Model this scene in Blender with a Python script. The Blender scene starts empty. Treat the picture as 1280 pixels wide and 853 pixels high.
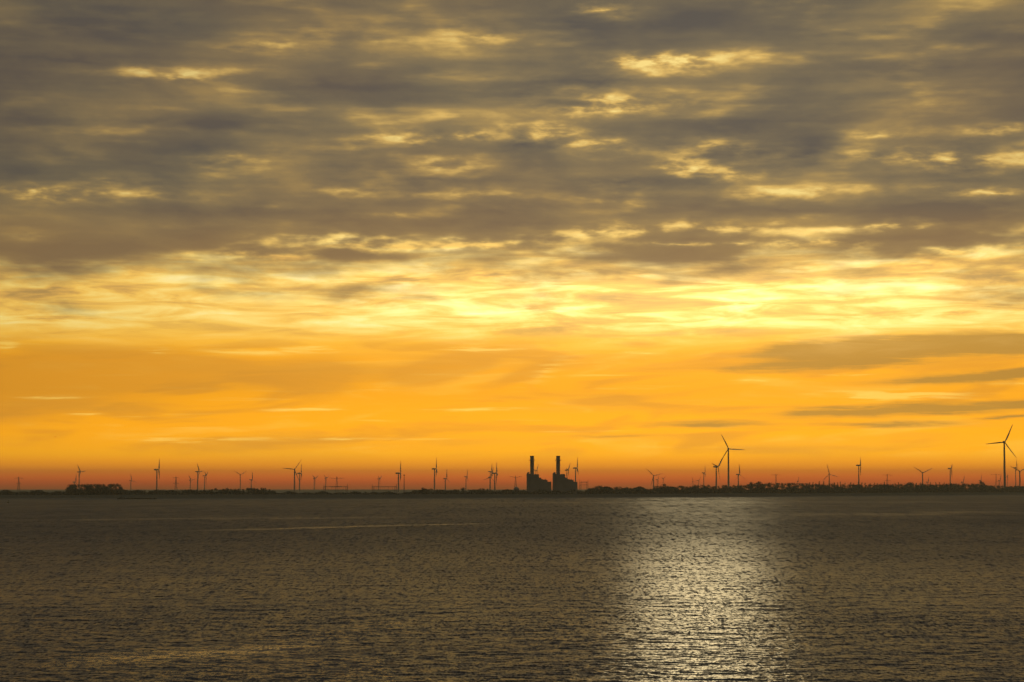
import bpy, math, random
import numpy as np
from mathutils import Vector, Matrix

random.seed(7)
rng = np.random.default_rng(11)
S = bpy.context.scene
COL = S.collection

# ------------------------------------------------------------------ camera
FPX, CX, CY, HZ, CAM_H = 3022.0, 640.0, 426.5, 610.0, 18.0
PITCH = math.atan((HZ - CY) / FPX)


def ray(x, y):
    f, u = (math.cos(PITCH), math.sin(PITCH)), (-math.sin(PITCH), math.cos(PITCH))
    return Vector((x - CX, FPX * f[0] + (CY - y) * u[0], FPX * f[1] + (CY - y) * u[1]))


def at(x, y, d):
    r = ray(x, y)
    r *= d / r.y
    return Vector((r.x, d, CAM_H + r.z))


def px_m(d):
    return d / FPX


cam_d = bpy.data.cameras.new("camera")
cam_d.sensor_width = 36.0
cam_d.lens = 36.0 * FPX / 1280.0
cam_d.clip_start, cam_d.clip_end = 1.0, 80000.0
cam = bpy.data.objects.new("camera", cam_d)
COL.objects.link(cam)
cam.location = (0, 0, CAM_H)
cam.rotation_euler = (math.pi / 2 + PITCH, 0, 0)
S.camera = cam


# ------------------------------------------------------------------ helpers
def lin(r, g, b):
    f = lambda c: (c / 255 / 12.92) if c / 255 <= 0.04045 else ((c / 255 + 0.055) / 1.055) ** 2.4
    return (f(r), f(g), f(b), 1.0)


class NT:
    """small node-graph writer"""

    def __init__(self, tree):
        self.t = tree
        tree.nodes.clear()

    def n(self, typ, **kw):
        nd = self.t.nodes.new(typ)
        for k, v in kw.items():
            setattr(nd, k, v)
        return nd

    def put(self, sock, v):
        if v is None:
            return
        if isinstance(v, bpy.types.NodeSocket):
            self.t.links.new(v, sock)
        else:
            sock.default_value = v

    def m(self, op, a, b=None, c=None, clamp=False):
        nd = self.n("ShaderNodeMath", operation=op, use_clamp=clamp)
        for i, v in enumerate((a, b, c)):
            self.put(nd.inputs[i], v)
        return nd.outputs[0]

    def vec(self, x, y, z=0.0):
        nd = self.n("ShaderNodeCombineXYZ")
        for i, v in enumerate((x, y, z)):
            self.put(nd.inputs[i], v)
        return nd.outputs[0]

    def vm(self, op, a, b=None):
        nd = self.n("ShaderNodeVectorMath", operation=op)
        self.put(nd.inputs[0], a)
        if b is not None:
            self.put(nd.inputs[3] if op == "SCALE" else nd.inputs[1], b)
        return nd.outputs["Value"] if op in ("LENGTH", "DOT_PRODUCT") else nd.outputs[0]

    def noise(self, v, scale=1.0, detail=3.0, rough=0.5, color=False, dist=0.0, lac=2.0):
        nd = self.n("ShaderNodeTexNoise", noise_dimensions="3D")
        self.put(nd.inputs["Vector"], v)
        nd.inputs["Scale"].default_value = scale
        nd.inputs["Detail"].default_value = detail
        nd.inputs["Roughness"].default_value = rough
        nd.inputs["Lacunarity"].default_value = lac
        nd.inputs["Distortion"].default_value = dist
        return nd.outputs["Color" if color else "Fac"]

    def mr(self, v, a, b, lo=0.0, hi=1.0, smooth=True):
        nd = self.n("ShaderNodeMapRange", interpolation_type="SMOOTHSTEP" if smooth else "LINEAR")
        for i, x in enumerate((v, a, b, lo, hi)):
            self.put(nd.inputs[i], x)
        return nd.outputs[0]

    def ramp(self, v, stops, interp="LINEAR"):
        nd = self.n("ShaderNodeValToRGB")
        cr = nd.color_ramp
        cr.interpolation = interp
        while len(cr.elements) < len(stops):
            cr.elements.new(1.0)
        for e, (p, c) in zip(cr.elements, stops):
            e.position, e.color = p, c
        self.put(nd.inputs[0], v)
        return nd.outputs[0]

    def mix(self, f, a, b, blend="MIX"):
        nd = self.n("ShaderNodeMix", data_type="RGBA", blend_type=blend)
        self.put(nd.inputs[0], f)
        self.put(nd.inputs[6], a)
        self.put(nd.inputs[7], b)
        return nd.outputs[2]


def material(name, color, rough=0.7, noise_scale=0.2, var=0.25, metallic=0.0):
    mt = bpy.data.materials.new(name)
    mt.use_nodes = True
    g = NT(mt.node_tree)
    tc = g.n("ShaderNodeTexCoord").outputs["Object"]
    f = g.noise(tc, noise_scale, 4.0, 0.6)
    lo = tuple(c * (1 - var) for c in color[:3]) + (1,)
    hi = tuple(min(1, c * (1 + var)) for c in color[:3]) + (1,)
    col = g.ramp(f, [(0.3, lo), (0.7, hi)])
    b = g.n("ShaderNodeBsdfPrincipled")
    g.put(b.inputs["Base Color"], col)
    b.inputs["Roughness"].default_value = rough
    b.inputs["Metallic"].default_value = metallic
    o = g.n("ShaderNodeOutputMaterial")
    g.t.links.new(b.outputs[0], o.inputs["Surface"])
    return mt


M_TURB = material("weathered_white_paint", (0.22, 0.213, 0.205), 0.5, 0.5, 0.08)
M_CONC = material("stack_concrete", (0.2, 0.18, 0.16), 0.8, 0.08, 0.2)
M_CLAD = material("grey_metal_cladding", (0.2, 0.2, 0.19), 0.6, 0.05, 0.2)
M_STEEL = material("galvanised_steel", (0.22, 0.22, 0.22), 0.5, 0.3, 0.2, 0.3)
M_BARK = material("bark", (0.06, 0.05, 0.04), 0.9, 1.5, 0.3)
M_TWIG = material("twigs_and_leaves", (0.05, 0.048, 0.03), 0.9, 1.0, 0.4)
M_GRASS = material("dike_grass", (0.022, 0.023, 0.015), 0.95, 0.03, 0.3)
M_FIELD = material("field_soil", (0.045, 0.042, 0.03), 0.95, 0.004, 0.35)
M_STONE = material("dike_stone", (0.05, 0.047, 0.042), 0.85, 0.3, 0.4)
M_BIRD = material("dark_plumage", (0.03, 0.028, 0.025), 0.8, 4.0, 0.3)
M_BUOY = material("buoy_paint", (0.06, 0.09, 0.05), 0.5, 1.0, 0.3)
M_HULL = material("dark_hull_paint", (0.05, 0.055, 0.07), 0.5, 0.1, 0.3)


class MB:
    def __init__(self):
        self.v, self.f = [], []

    def add(self, vs, fs):
        o = len(self.v)
        self.v += [tuple(p) for p in vs]
        self.f += [tuple(i + o for i in q) for q in fs]

    def box(self, x0, x1, y0, y1, z0, z1):
        self.add([(x0, y0, z0), (x1, y0, z0), (x1, y1, z0), (x0, y1, z0), (x0, y0, z1), (x1, y0, z1), (x1, y1, z1), (x0, y1, z1)],
                 [(3, 2, 1, 0), (4, 5, 6, 7), (0, 1, 5, 4), (1, 2, 6, 5), (2, 3, 7, 6), (3, 0, 4, 7)])

    def tube(self, pts, radii, n=8, cap=True):
        pts = [Vector(p) for p in pts]
        vs, fs = [], []
        for i, p in enumerate(pts):
            d = (pts[min(i + 1, len(pts) - 1)] - pts[max(i - 1, 0)]).normalized()
            a = d.orthogonal().normalized() if abs(d.z) < 0.99 else Vector((1, 0, 0))
            b = d.cross(a).normalized()
            a = b.cross(d)
            for k in range(n):
                t = 2 * math.pi * k / n
                vs.append(p + (a * math.cos(t) + b * math.sin(t)) * radii[i])
        for i in range(len(pts) - 1):
            for k in range(n):
                k2 = (k + 1) % n
                fs.append((i * n + k, i * n + k2, (i + 1) * n + k2, (i + 1) * n + k))
        if cap:
            fs.append(tuple(range(n - 1, -1, -1)))
            fs.append(tuple((len(pts) - 1) * n + k for k in range(n)))
        self.add(vs, fs)

    def mesh(self, name, mat, smooth=False):
        me = bpy.data.meshes.new(name)
        me.from_pydata(self.v, [], self.f)
        me.materials.append(mat)
        if smooth:
            me.polygons.foreach_set("use_smooth", [True] * len(me.polygons))
        me.update()
        return me


def link(name, data, parent=None, loc=(0, 0, 0), rot=(0, 0, 0), scale=(1, 1, 1)):
    o = bpy.data.objects.new(name, data)
    COL.objects.link(o)
    o.location, o.rotation_euler, o.scale = loc, rot, scale
    o.parent = parent
    return o


def tag(o, label=None, cat=None, group=None, kind=None):
    for k, v in (("label", label), ("category", cat), ("group", group), ("kind", kind)):
        if v:
            o[k] = v
    return o


def copy_tree(root):
    c = root.copy()
    COL.objects.link(c)
    for ch in root.children:
        k = ch.copy()
        COL.objects.link(k)
        k.parent = c
    return c


# ------------------------------------------------------------------ shoreline
SHORE_PX = [(-1500, 624.6), (-300, 624.3), (0, 624.1), (200, 624.0), (470, 623.8), (640, 622.9), (790, 622.0), (900, 621.5),
            (1010, 620.8), (1120, 620.0), (1200, 619.4), (1290, 618.7), (1600, 617.6), (2600, 616.2)]
SHORE = [at(x, y, CAM_H * FPX / (y - HZ)) for x, y in SHORE_PX]


def shore_d(x):
    for (x0, y0), (x1, y1) in zip(SHORE_PX, SHORE_PX[1:]):
        if x <= x1:
            t = (x - x0) / (x1 - x0)
            return CAM_H * FPX / (y0 + (y1 - y0) * t - HZ)
    return CAM_H * FPX / (SHORE_PX[-1][1] - HZ)


# dike: stone toe and grass slope extruded along the shore, resampled with a slightly uneven crest
def sample_shore(step=60.0):
    pts = []
    for a, b in zip(SHORE, SHORE[1:]):
        n = max(1, int((b - a).length / step))
        for i in range(n):
            pts.append(a.lerp(b, i / n))
    pts.append(SHORE[-1])
    return pts


SP = sample_shore()
vs, fs = [], []
prof = [(-6, -1.2), (8, 1.6), (26, 6.4), (33, 6.8), (52, 1.5)]
for i, p in enumerate(SP):
    w = 0.35 * math.sin(i * 0.37) + 0.25 * math.sin(i * 0.91 + 1)
    for oy, z in prof:
        vs.append((p.x, p.y + oy, z + (w if z > 5 else 0)))
k = len(prof)
for i in range(len(SP) - 1):
    for j in range(k - 1):
        fs.append((i * k + j, (i + 1) * k + j, (i + 1) * k + j + 1, i * k + j + 1))
mb = MB()
mb.add(vs, fs)
me = mb.mesh("dike", M_GRASS)
me.materials.append(M_STONE)
for i, p in enumerate(me.polygons):
    if i % (k - 1) == 0:
        p.material_index = 1
tag(link("dike", me), "low grass dike with a stone toe along the far waterline", kind="structure")

vs, fs = [], []
for p in SP:
    vs += [(p.x, p.y + 50, 1.45), (p.x * 3.5, 24000, 1.45)]
for i in range(len(SP) - 1):
    fs.append((2 * i, 2 * i + 2, 2 * i + 3, 2 * i + 1))
mb = MB()
mb.add(vs, fs)
tag(link("land", mb.mesh("land", M_FIELD)), "flat polder land behind the dike", kind="structure")

# ------------------------------------------------------------------ water
BANDS = [  # calm lanes on the water, as lines in world space (a, b, half width, strength): y = a + b x
    ((190, 664.8), (640, 653.5), 20.0, 0.75), ((40, 829), (420, 804), 8.0, 0.5),
    ((-50, 650.8), (560, 646.2), 40.0, 0.4), ((940, 645), (1290, 639.5), 80.0, 0.4), ((430, 628.6), (1290, 627.4), 150.0, 0.25)]


def band_line(p, q):
    a = at(p[0], p[1], CAM_H * FPX / (p[1] - HZ))
    b = at(q[0], q[1], CAM_H * FPX / (q[1] - HZ))
    s = (b.y - a.y) / (b.x - a.x)
    return a.y - s * a.x, s, a.x, b.x


def build_water():
    r_in = np.geomspace(6, 195, 40)[:-1]
    r_mid = np.exp(np.arange(math.log(195), math.log(2400), 0.0010))
    r_out = np.geomspace(2405, 9000, 70)
    r = np.concatenate([r_in, r_mid, r_out])
    t_f = np.linspace(-0.27, 0.27, 620)
    t_l = np.linspace(-math.pi, -0.275, 70)
    t = np.concatenate([t_l, t_f, -t_l[::-1]])
    R, T = np.meshgrid(r, t, indexing="ij")
    X, Y = R * np.sin(T), R * np.cos(T)
    sp = np.gradient(r)[:, None] * np.ones_like(T)
    Z = np.zeros_like(R)
    edge = np.clip((0.27 - np.abs(T)) / 0.03, 0, 1) * np.clip((R - 180) / 30, 0, 1)
    amp = np.ones_like(R)
    for p, q, w, s in BANDS:
        a, b, x0, x1 = band_line(p, q)
        dd = (Y - a - b * X) / w
        win = np.clip((X - x0) / (0.2 * (x1 - x0)), 0, 1) * np.clip((x1 - X) / (0.2 * (x1 - x0)), 0, 1)
        amp *= 1 - 0.6 * s * np.exp(-dd * dd) * win
    # wind-sea: many short directional components; the grid carries only those it can resolve
    lam = np.concatenate([np.exp(rng.uniform(math.log(0.7), math.log(2.6), 64)), np.exp(rng.uniform(math.log(2.6), math.log(14), 22))])
    for L in lam:
        ang = rng.normal(0.12, 0.62)              # crests roughly across the view
        kx, ky = math.sin(ang) * 2 * math.pi / L, math.cos(ang) * 2 * math.pi / L
        slope = 0.021 if L < 2.6 else 0.010
        A = slope * L / (2 * math.pi)
        wgt = np.clip((L / sp - 2.2) / 5.0, 0, 1)
        ph = rng.uniform(0, 6.28)
        rows = np.where(wgt[:, 0] > 0)[0]
        if len(rows) == 0:
            continue
        e = rows[-1] + 1
        arg = kx * X[:e] + ky * Y[:e] + ph
        Z[:e] += A * wgt[:e] * (np.sin(arg) + 0.18 * np.sin(2 * arg + 1.2))
    Z *= edge * amp
    nr, nt = R.shape
    co = np.stack([X, Y, Z], -1).reshape(-1, 3).astype(np.float32)
    i, j = np.meshgrid(np.arange(nr - 1), np.arange(nt - 1), indexing="ij")
    q = np.stack([i * nt + j, i * nt + j + 1, (i + 1) * nt + j + 1, (i + 1) * nt + j], -1).reshape(-1, 4)[:, ::-1].astype(np.int32)
    me = bpy.data.meshes.new("water")
    me.vertices.add(len(co))
    me.vertices.foreach_set("co", co.ravel())
    me.loops.add(q.size)
    me.loops.foreach_set("vertex_index", q.ravel())
    me.polygons.add(len(q))
    me.polygons.foreach_set("loop_start", np.arange(0, q.size, 4, dtype=np.int32))
    me.polygons.foreach_set("use_smooth", np.ones(len(q), dtype=bool))
    me.update(calc_edges=True)
    return me


mt = bpy.data.materials.new("sea_water")
mt.use_nodes = True
g = NT(mt.node_tree)
pos = g.n("ShaderNodeNewGeometry").outputs["Position"]
nrm = g.n("ShaderNodeNewGeometry").outputs["Normal"]
sx = g.n("ShaderNodeSeparateXYZ")
g.put(sx.inputs[0], pos)
PX, PY = sx.outputs[0], sx.outputs[1]
calm = None
for p, q, w, s in BANDS:
    a, b, x0, x1 = band_line(p, q)
    dd = g.m("MULTIPLY_ADD", PX, -b / w, g.m("MULTIPLY_ADD", PY, 1 / w, -a / w))
    wob = g.m("MULTIPLY_ADD", g.noise(g.vec(g.m("MULTIPLY", PX, 0.02), g.m("MULTIPLY", PY, 0.004)), 1.0, 3.0, 0.6), 5.0, -2.5)
    dd = g.m("ADD", dd, wob)
    e = g.m("EXPONENT", g.m("MULTIPLY", g.m("MULTIPLY", dd, dd), -1.0))
    L = x1 - x0
    win = g.m("MULTIPLY", g.mr(PX, x0, x0 + 0.25 * L), g.mr(PX, x1, x1 - 0.25 * L))
    e = g.m("MULTIPLY", g.m("MULTIPLY", e, win), s)
    calm = e if calm is None else g.m("MAXIMUM", calm, e)
# broad patches of wind ruffle
patch = g.noise(g.vec(g.m("MULTIPLY", PX, 0.012), g.m("MULTIPLY", PY, 0.0035)), 1.0, 4.0, 0.55)
ruff = g.m("MULTIPLY", g.mr(patch, 0.3, 0.7, 0.94, 1.06), g.m("SUBTRACT", 1.0, g.m("MULTIPLY", calm, 0.5)))
# ripples as tilts of the normal: short chop near by, wave groups farther out where single ripples merge
rip = None
for dk in (230, 320, 450, 630, 880, 1240, 1740, 2440, 3400):
    q = 255.0 / dk
    c = g.noise(g.vec(g.m("MULTIPLY_ADD", PX, 3.6 * q, dk * 0.37), g.m("MULTIPLY", PY, 0.95 * q * q)), 1.0, 1.0, 0.5, color=True)
    near = 1.0 if dk == 230 else g.mr(PY, dk / 1.4, dk)
    far = 1.0 if dk == 3400 else g.mr(PY, dk * 1.4, dk)
    c = g.vm("MULTIPLY", g.vm("SUBTRACT", c, (0.5, 0.5, 0.5)), (0.34, 0.66, 0.0))
    c = g.vm("SCALE", c, g.m("MULTIPLY", near, far))
    rip = c if rip is None else g.vm("ADD", rip, c)
rip = g.vm("SCALE", rip, ruff)
N = g.vm("NORMALIZE", g.vm("ADD", nrm, rip))
b = g.n("ShaderNodeBsdfPrincipled")
b.inputs["Base Color"].default_value = (0.010, 0.011, 0.010, 1)
b.inputs["IOR"].default_value = 1.333
g.put(b.inputs["Roughness"], g.m("MULTIPLY", ruff, g.mr(PY, 230, 1100, 0.28, 0.43)))
g.put(b.inputs["Normal"], N)
o = g.n("ShaderNodeOutputMaterial")
g.t.links.new(b.outputs[0], o.inputs["Surface"])
wm = build_water()
wm.materials.append(mt)
tag(link("water", wm), "rippled grey brown estuary water with a sun glitter path", kind="structure")

# ------------------------------------------------------------------ wind turbines (unit rotor radius = 1)
mb = MB()
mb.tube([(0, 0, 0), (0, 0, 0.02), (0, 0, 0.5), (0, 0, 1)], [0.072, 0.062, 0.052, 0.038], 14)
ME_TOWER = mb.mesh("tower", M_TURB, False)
mb = MB()
prof = [(-0.235, 0.034, 0.044), (-0.21, 0.048, 0.056), (-0.05, 0.052, 0.062), (0.07, 0.048, 0.058), (0.105, 0.04, 0.044)]
vs, fs = [], []
for x, w, h in prof:
    for kx in range(12):
        t = 2 * math.pi * kx / 12
        c, s_ = math.cos(t), math.sin(t)
        c, s_ = math.copysign(abs(c) ** 0.6, c), math.copysign(abs(s_) ** 0.6, s_)
        vs.append((x, w * c, h * s_ + 0.012))
for i in range(len(prof) - 1):
    for kx in range(12):
        k2 = (kx + 1) % 12
        fs.append((i * 12 + kx, i * 12 + k2, (i + 1) * 12 + k2, (i + 1) * 12 + kx))
fs += [tuple(range(11, -1, -1)), tuple(range(48, 60))]
mb.add(vs, fs)
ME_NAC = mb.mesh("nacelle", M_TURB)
mb = MB()
mb.tube([(-0.045, 0, 0), (-0.02, 0, 0), (0.02, 0, 0), (0.05, 0, 0), (0.065, 0, 0)], [0.036, 0.042, 0.04, 0.024, 0.004], 12)
ME_HUB = mb.mesh("hub", M_TURB)
mb = MB()
vs, fs = [], []
st = [(0.0, 0.036, 0.036, 1.1), (0.06, 0.036, 0.036, 1.1), (0.14, 0.066, 0.028, 1.05), (0.24, 0.076, 0.022, 0.95), (0.45, 0.060, 0.016, 0.85),
      (0.7, 0.042, 0.012, 0.8), (0.9, 0.028, 0.009, 0.76), (1.0, 0.012, 0.005, 0.74)]
for r_, c_, th, tw in st:
    for kx in range(8):
        t = 2 * math.pi * kx / 8
        u, w_ = c_ * 0.5 * math.cos(t) + (0.012 if r_ > 0.1 else 0) * c_ / 0.07, th * 0.5 * math.sin(t)
        # chord turned between rotor plane (y) and axis (x)
        u, w_ = u * 1.45, w_ * 1.3
        vs.append((u * math.sin(tw) - w_ * math.cos(tw) + 0.03 * r_ * r_, u * math.cos(tw) + w_ * math.sin(tw), r_))
for i in range(len(st) - 1):
    for kx in range(8):
        k2 = (kx + 1) % 8
        fs.append((i * 8 + kx, i * 8 + k2, (i + 1) * 8 + k2, (i + 1) * 8 + kx))
fs += [tuple(range(7, -1, -1)), tuple(range(56, 64))]
mb.add(vs, fs)
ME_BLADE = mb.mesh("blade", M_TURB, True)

proto = None
TURB_GROUP = "wind turbines along the far shore"


def turbine(hx, hy, rp, s, th, label):
    global proto
    Rr = min(50.0 if rp > 19 else 45.0, rp * 12500 / FPX)
    d = max(Rr / rp * FPX, shore_d(hx) + 90)
    Rr = rp * px_m(d)
    if proto is None:
        root = link("wind_turbine", None)
        link("tower", ME_TOWER, root)
        link("nacelle", ME_NAC, root)
        link("hub", ME_HUB, root)
        for _ in range(3):
            link("blade", ME_BLADE, root)
        proto = root
    else:
        root = copy_tree(proto)
    phi = -math.asin(max(-1, min(1, s)))
    hub = at(hx, hy, d)
    off = Vector((math.cos(phi), math.sin(phi), 0)) * 0.15 * Rr
    root.location = (hub.x - off.x, hub.y - off.y, 1.4)
    root.rotation_euler = (0, 0, phi)
    H = hub.z - 1.4
    i = 0
    for ch in root.children:
        n = ch.name.split(".")[0]
        if n == "tower":
            ch.scale = (Rr, Rr, H)
        elif n == "nacelle":
            ch.scale, ch.location = (Rr,) * 3, (0, 0, H)
        elif n == "hub":
            ch.scale, ch.location = (Rr,) * 3, (0.15 * Rr, 0, H)
        else:
            ch.scale, ch.location = (Rr,) * 3, (0.15 * Rr, 0, H)
            ch.rotation_euler = (-math.radians(th + 120 * i), 0, 0)
            i += 1
    tag(root, label, "wind turbine", TURB_GROUP)


TURB = [
    (100.5, 590.3, 12, .42, -38, "wind turbine rising behind the flat-topped block of trees at far left"),
    (94.5, 603, 11, .3, 6, "faint low turbine peeping over the left corner of the flat-topped tree block"),
    (164.7, 601, 9.5, .55, -18, "small faint turbine just right of the flat-topped tree block"),
    (198.5, 587.5, 15.5, -.1, 22, "side-on dark turbine with thick nacelle, between the tree block and the low wood's first pylon"),
    (239, 600.5, 9, .5, -42, "small pale turbine between the pylon and the pair of side-on turbines, left"),
    (249, 590, 13, .25, -36, "taller turbine of the close pair, blade pointing up and left"),
    (257.5, 595, 11, .1, 60, "shorter side-on turbine at the right of the close pair, stubby upper blades"),
    (300.7, 593.5, 9.5, .95, 60, "small face-on turbine with blades in a wide Y above the left wood"),
    (315.5, 600, 11, .5, -5, "low turbine at right end of the left wood, one blade straight up"),
    (368, 587, 15.5, 1.0, 36, "large three-quarter turbine with one blade level left and one up right, left of the substation"),
    (376.5, 592, 13, -.15, 15, "side-on turbine tucked directly behind the large left-centre turbine"),
    (394, 598.5, 9, .45, 60, "small turbine with V of blades just left of the first substation gantry"),
    (408, 598, 8, .45, 60, "smallest V-bladed turbine standing above the left end of the first gantry"),
    (474.7, 599, 8.5, .3, 58, "small V-bladed turbine standing above the second gantry"),
    (500.5, 592, 16, -.08, 8, "side-on turbine right of the second gantry beside the thin mast"),
    (545.3, 586.5, 15, -.1, 10, "dark side-on turbine with the boldest nacelle, midway between thin mast and power station"),
    (558.3, 598.5, 12, .45, 0, "low turbine with one blade straight up, right of the bold side-on one"),
    (584, 596, 10, .1, 8, "lone small side-on turbine left of the pair near the power station"),
    (614.5, 589.8, 11, .1, 10, "turbine with a stubby upright blade, left of the pair beside the power station"),
    (613.8, 597, 13.5, .8, 255, "turbine with one long blade reaching low left, beside the power station pair"),
    (620.8, 592, 15.5, -.1, 20, "tall slim side-on turbine nearest to the left of the Y-armed pylon"),
    (671, 588, 9, .5, 25, "faint turbine just showing above the roof beside the left chimney"),
    (710.3, 588, 12, .3, 40, "dark turbine close right of the right chimney, rising behind the stepped roof"),
    (721.5, 585.5, 14, .12, 5, "side-on turbine at the right end of the power station"),
    (817, 595, 13, 1.0, -45, "face-on turbine with blades up left and right, midway between power station and tallest centre-right turbine"),
    (822.5, 600, 7, .2, 30, "dark little turbine right behind the midway face-on turbine"),
    (829.5, 598.5, 6, .8, 50, "tiny pale turbine right of the midway face-on turbine"),
    (866.5, 602, 6, .9, -20, "tiny turbine, left of two showing only blade tips over trees"),
    (873.5, 601, 6, .9, 35, "tiny turbine, right of two showing only blade tips over trees"),
    (881.2, 591.5, 10, .1, 5, "small side-on turbine two places left of the tall centre-right turbine"),
    (897.5, 584, 17, .57, 45, "mid-sized turbine with lower right blade, directly left of the tall centre-right turbine"),
    (910.7, 561.3, 20.5, 1.0, -27, "tall face-on turbine at centre right with one level blade pointing right"),
    (924.5, 593.5, 13.5, .7, -5, "small face-on turbine directly right of the tall centre-right turbine"),
    (998, 602, 6.5, .7, 10, "tiny turbine with just a thin blade showing above the poplars' left end"),
    (1036.7, 593, 13, 1.0, -14, "face-on turbine standing above the row of poplars"),
    (1075.5, 582, 14, .12, 40, "dark side-on turbine near the right end of the poplar row"),
    (1153.5, 591.3, 14, 1.0, -57, "face-on turbine whose two upper blades make a wide V, at right"),
    (1160.3, 603, 8, .6, 8, "faint blade tip turbine close right of the wide V turbine"),
    (1189.5, 586, 12, .08, 60, "slim side-on turbine between the wide V turbine and tallest right turbine"),
    (1204.0, 603, 9, .8, 18, "faint turbine with a slanted blade tip, first right of the slim side-on one"),
    (1226.3, 601, 8, .6, 5, "faint turbine over the pointed tree clump near the right edge"),
    (1250.0, 601, 8.5, .8, 14, "faint turbine with slanted blade close left of the tallest right turbine"),
    (1256, 553, 24.5, 1.0, 24, "tallest dark turbine near the right edge with a level blade pointing left"),
    (1259.8, 596, 6, .3, 60, "little turbine half hidden by the tallest right turbine's tower"),
    (1271, 585, 10, .4, -12, "small side-on turbine right of the tallest one, upright blade"),
    (1275, 589.5, 14, 1.0, -62, "face-on turbine at the extreme right edge, blades in a wide V"),
]
for t_ in TURB:
    turbine(*t_)


# ------------------------------------------------------------------ pylons
def bar(mb, a, b, w):
    mb.tube([a, b], [w / 2, w / 2], 4)


def pylon(x, ytop, d, arms, label, base_w=7.0, w=0.55):
    top = at(x, ytop, d)
    H = top.z - 1.4
    root = link("pylon", None, loc=(top.x, d, 1.4), rot=(0, 0, random.uniform(-.15, .15)))
    mb = MB()
    hw = lambda z: (base_w / 2) * (1 - z / H) ** 1.25 * 0.9 + 0.55
    zs = [0, H * .16, H * .31, H * .45, H * .57, H * .68, H * .78, H * .87, H * .95, H]
    cs = [(-1, -1), (1, -1), (1, 1), (-1, 1)]
    for z0, z1 in zip(zs, zs[1:]):
        for i, (a, b) in enumerate(cs):
            p0, p1 = (a * hw(z0), b * hw(z0), z0), (a * hw(z1), b * hw(z1), z1)
            bar(mb, p0, p1, w)
            a2, b2 = cs[(i + 1) % 4]
            bar(mb, p0, (a2 * hw(z1), b2 * hw(z1), z1), w * .6)
            bar(mb, p1, (a2 * hw(z1), b2 * hw(z1), z1), w * .5)
    link("lattice_tower", mb.mesh("lattice_tower", M_STEEL), root)
    for ya, half, up in arms:
        z = at(x, ya, d).z - 1.4
        L = half * px_m(d)
        uz = up * px_m(d)
        mb = MB()
        for sg in (-1, 1):
            for yy in (-.8, .8):
                bar(mb, (0, yy, z), (sg * L, 0, z + uz), w)
                bar(mb, (0, yy, z + 1.8), (sg * L, 0, z + uz), w * .8)
            n = 5
            for i in range(n):
                q = i / n
                q2 = (i + .5) / n
                bar(mb, (sg * L * q, .8 * (1 - q), z + uz * q), (sg * L * q2, .8 * (1 - q2), z + uz * q2 + 1.8 * (1 - q2)), w * .5)
            bar(mb, (sg * L * .97, 0, z + uz), (sg * L * .97, 0, z + uz - 2.2), w * .6)
        ar = link("crossarm", mb.mesh("crossarm", M_STEEL), root)
    tag(root, label, "pylon", "electricity pylons on the horizon")


pylon(23.5, 596.3, 6100, [(598, 5.5, 0), (604.5, 3, 0)], "faint lattice pylon standing alone at the far left")
pylon(220, 596, 6300, [(597.5, 4, 0), (604.5, 3.8, 0)], "slim two-armed pylon between the left side-on turbines")
pylon(421, 596, 5600, [(598.8, 9.5, 1.2), (608.5, 6, 0)], "widest pylon, rising behind the first substation gantry", 9)
pylon(644.5, 594.5, 6000, [(597.6, 8, 2.2)], "Y-armed pylon just left of the power station")
pylon(970, 592.5, 7000, [(594, 6.3, 0)], "faint T-shaped pylon above the trees left of the poplar row")
pylon(1109, 592.5, 7000, [(594.2, 6.5, 0), (601, 4, 0)], "faint pylon behind the right half of the poplar row")
pylon(1245, 592.5, 7200, [(593.6, 6.5, 0)], "faint pylon close left of the tallest turbine at right")


# ------------------------------------------------------------------ substation gantries
def gantry(x0, x1, ytop, ybeams, d, spikes, label):
    a, b = at(x0, ytop, d), at(x1, ytop, d)
    W = (b.x - a.x) / 2
    root = link("substation_gantry", None, loc=((a.x + b.x) / 2, d, 1.4))
    zt = a.z - 1.4
    for sg in (-1, 1):
        mb = MB()
        bar(mb, (sg * W, -1.1, 0), (sg * W, 0, zt), .75)
        bar(mb, (sg * W, 1.1, 0), (sg * W, 0, zt), .75)
        bar(mb, (sg * (W - 3.2), 0, 0), (sg * (W - 3.2), 0, zt), .6)
        for i in range(5):
            bar(mb, (sg * W, 0, zt * i / 5), (sg * (W - 3.2), 0, zt * (i + 1) / 5), .35)
        link("post", mb.mesh("post", M_STEEL), root)
        mb = MB()
        mb.tube([(sg * W, 0, zt), (sg * W, 0, zt + spikes)], [.3, .15], 6)
        link("lightning_rod", mb.mesh("lightning_rod", M_STEEL), root)
    for i, yb in enumerate(ybeams):
        z = at(x0, yb, d).z - 1.4
        mb = MB()
        tk = .55 if i == 0 else .38
        bar(mb, (-W, -.5, z), (W, -.5, z), tk)
        bar(mb, (-W, .5, z), (W, .5, z), tk)
        bar(mb, (-W, 0, z - 1.1), (W, 0, z - 1.1), tk * .8)
        n = 20
        for k_ in range(n):
            bar(mb, (-W + 2 * W * k_ / n, -.5, z), (-W + 2 * W * (k_ + .5) / n, 0, z - 1.1), tk * .5)
        link("beam", mb.mesh("beam", M_STEEL), root)
        if i == 0:
            mb = MB()
            for k_ in range(1, 6):
                xx = -W + 2 * W * k_ / 6
                mb.tube([(xx, 0, z - 1.1), (xx, 0, z - 5.5)], [.14, .14], 5)
            link("insulator", mb.mesh("insulator", M_STEEL), root)
    tag(root, label, "gantry", "steel substation gantries on the shore")


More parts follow.
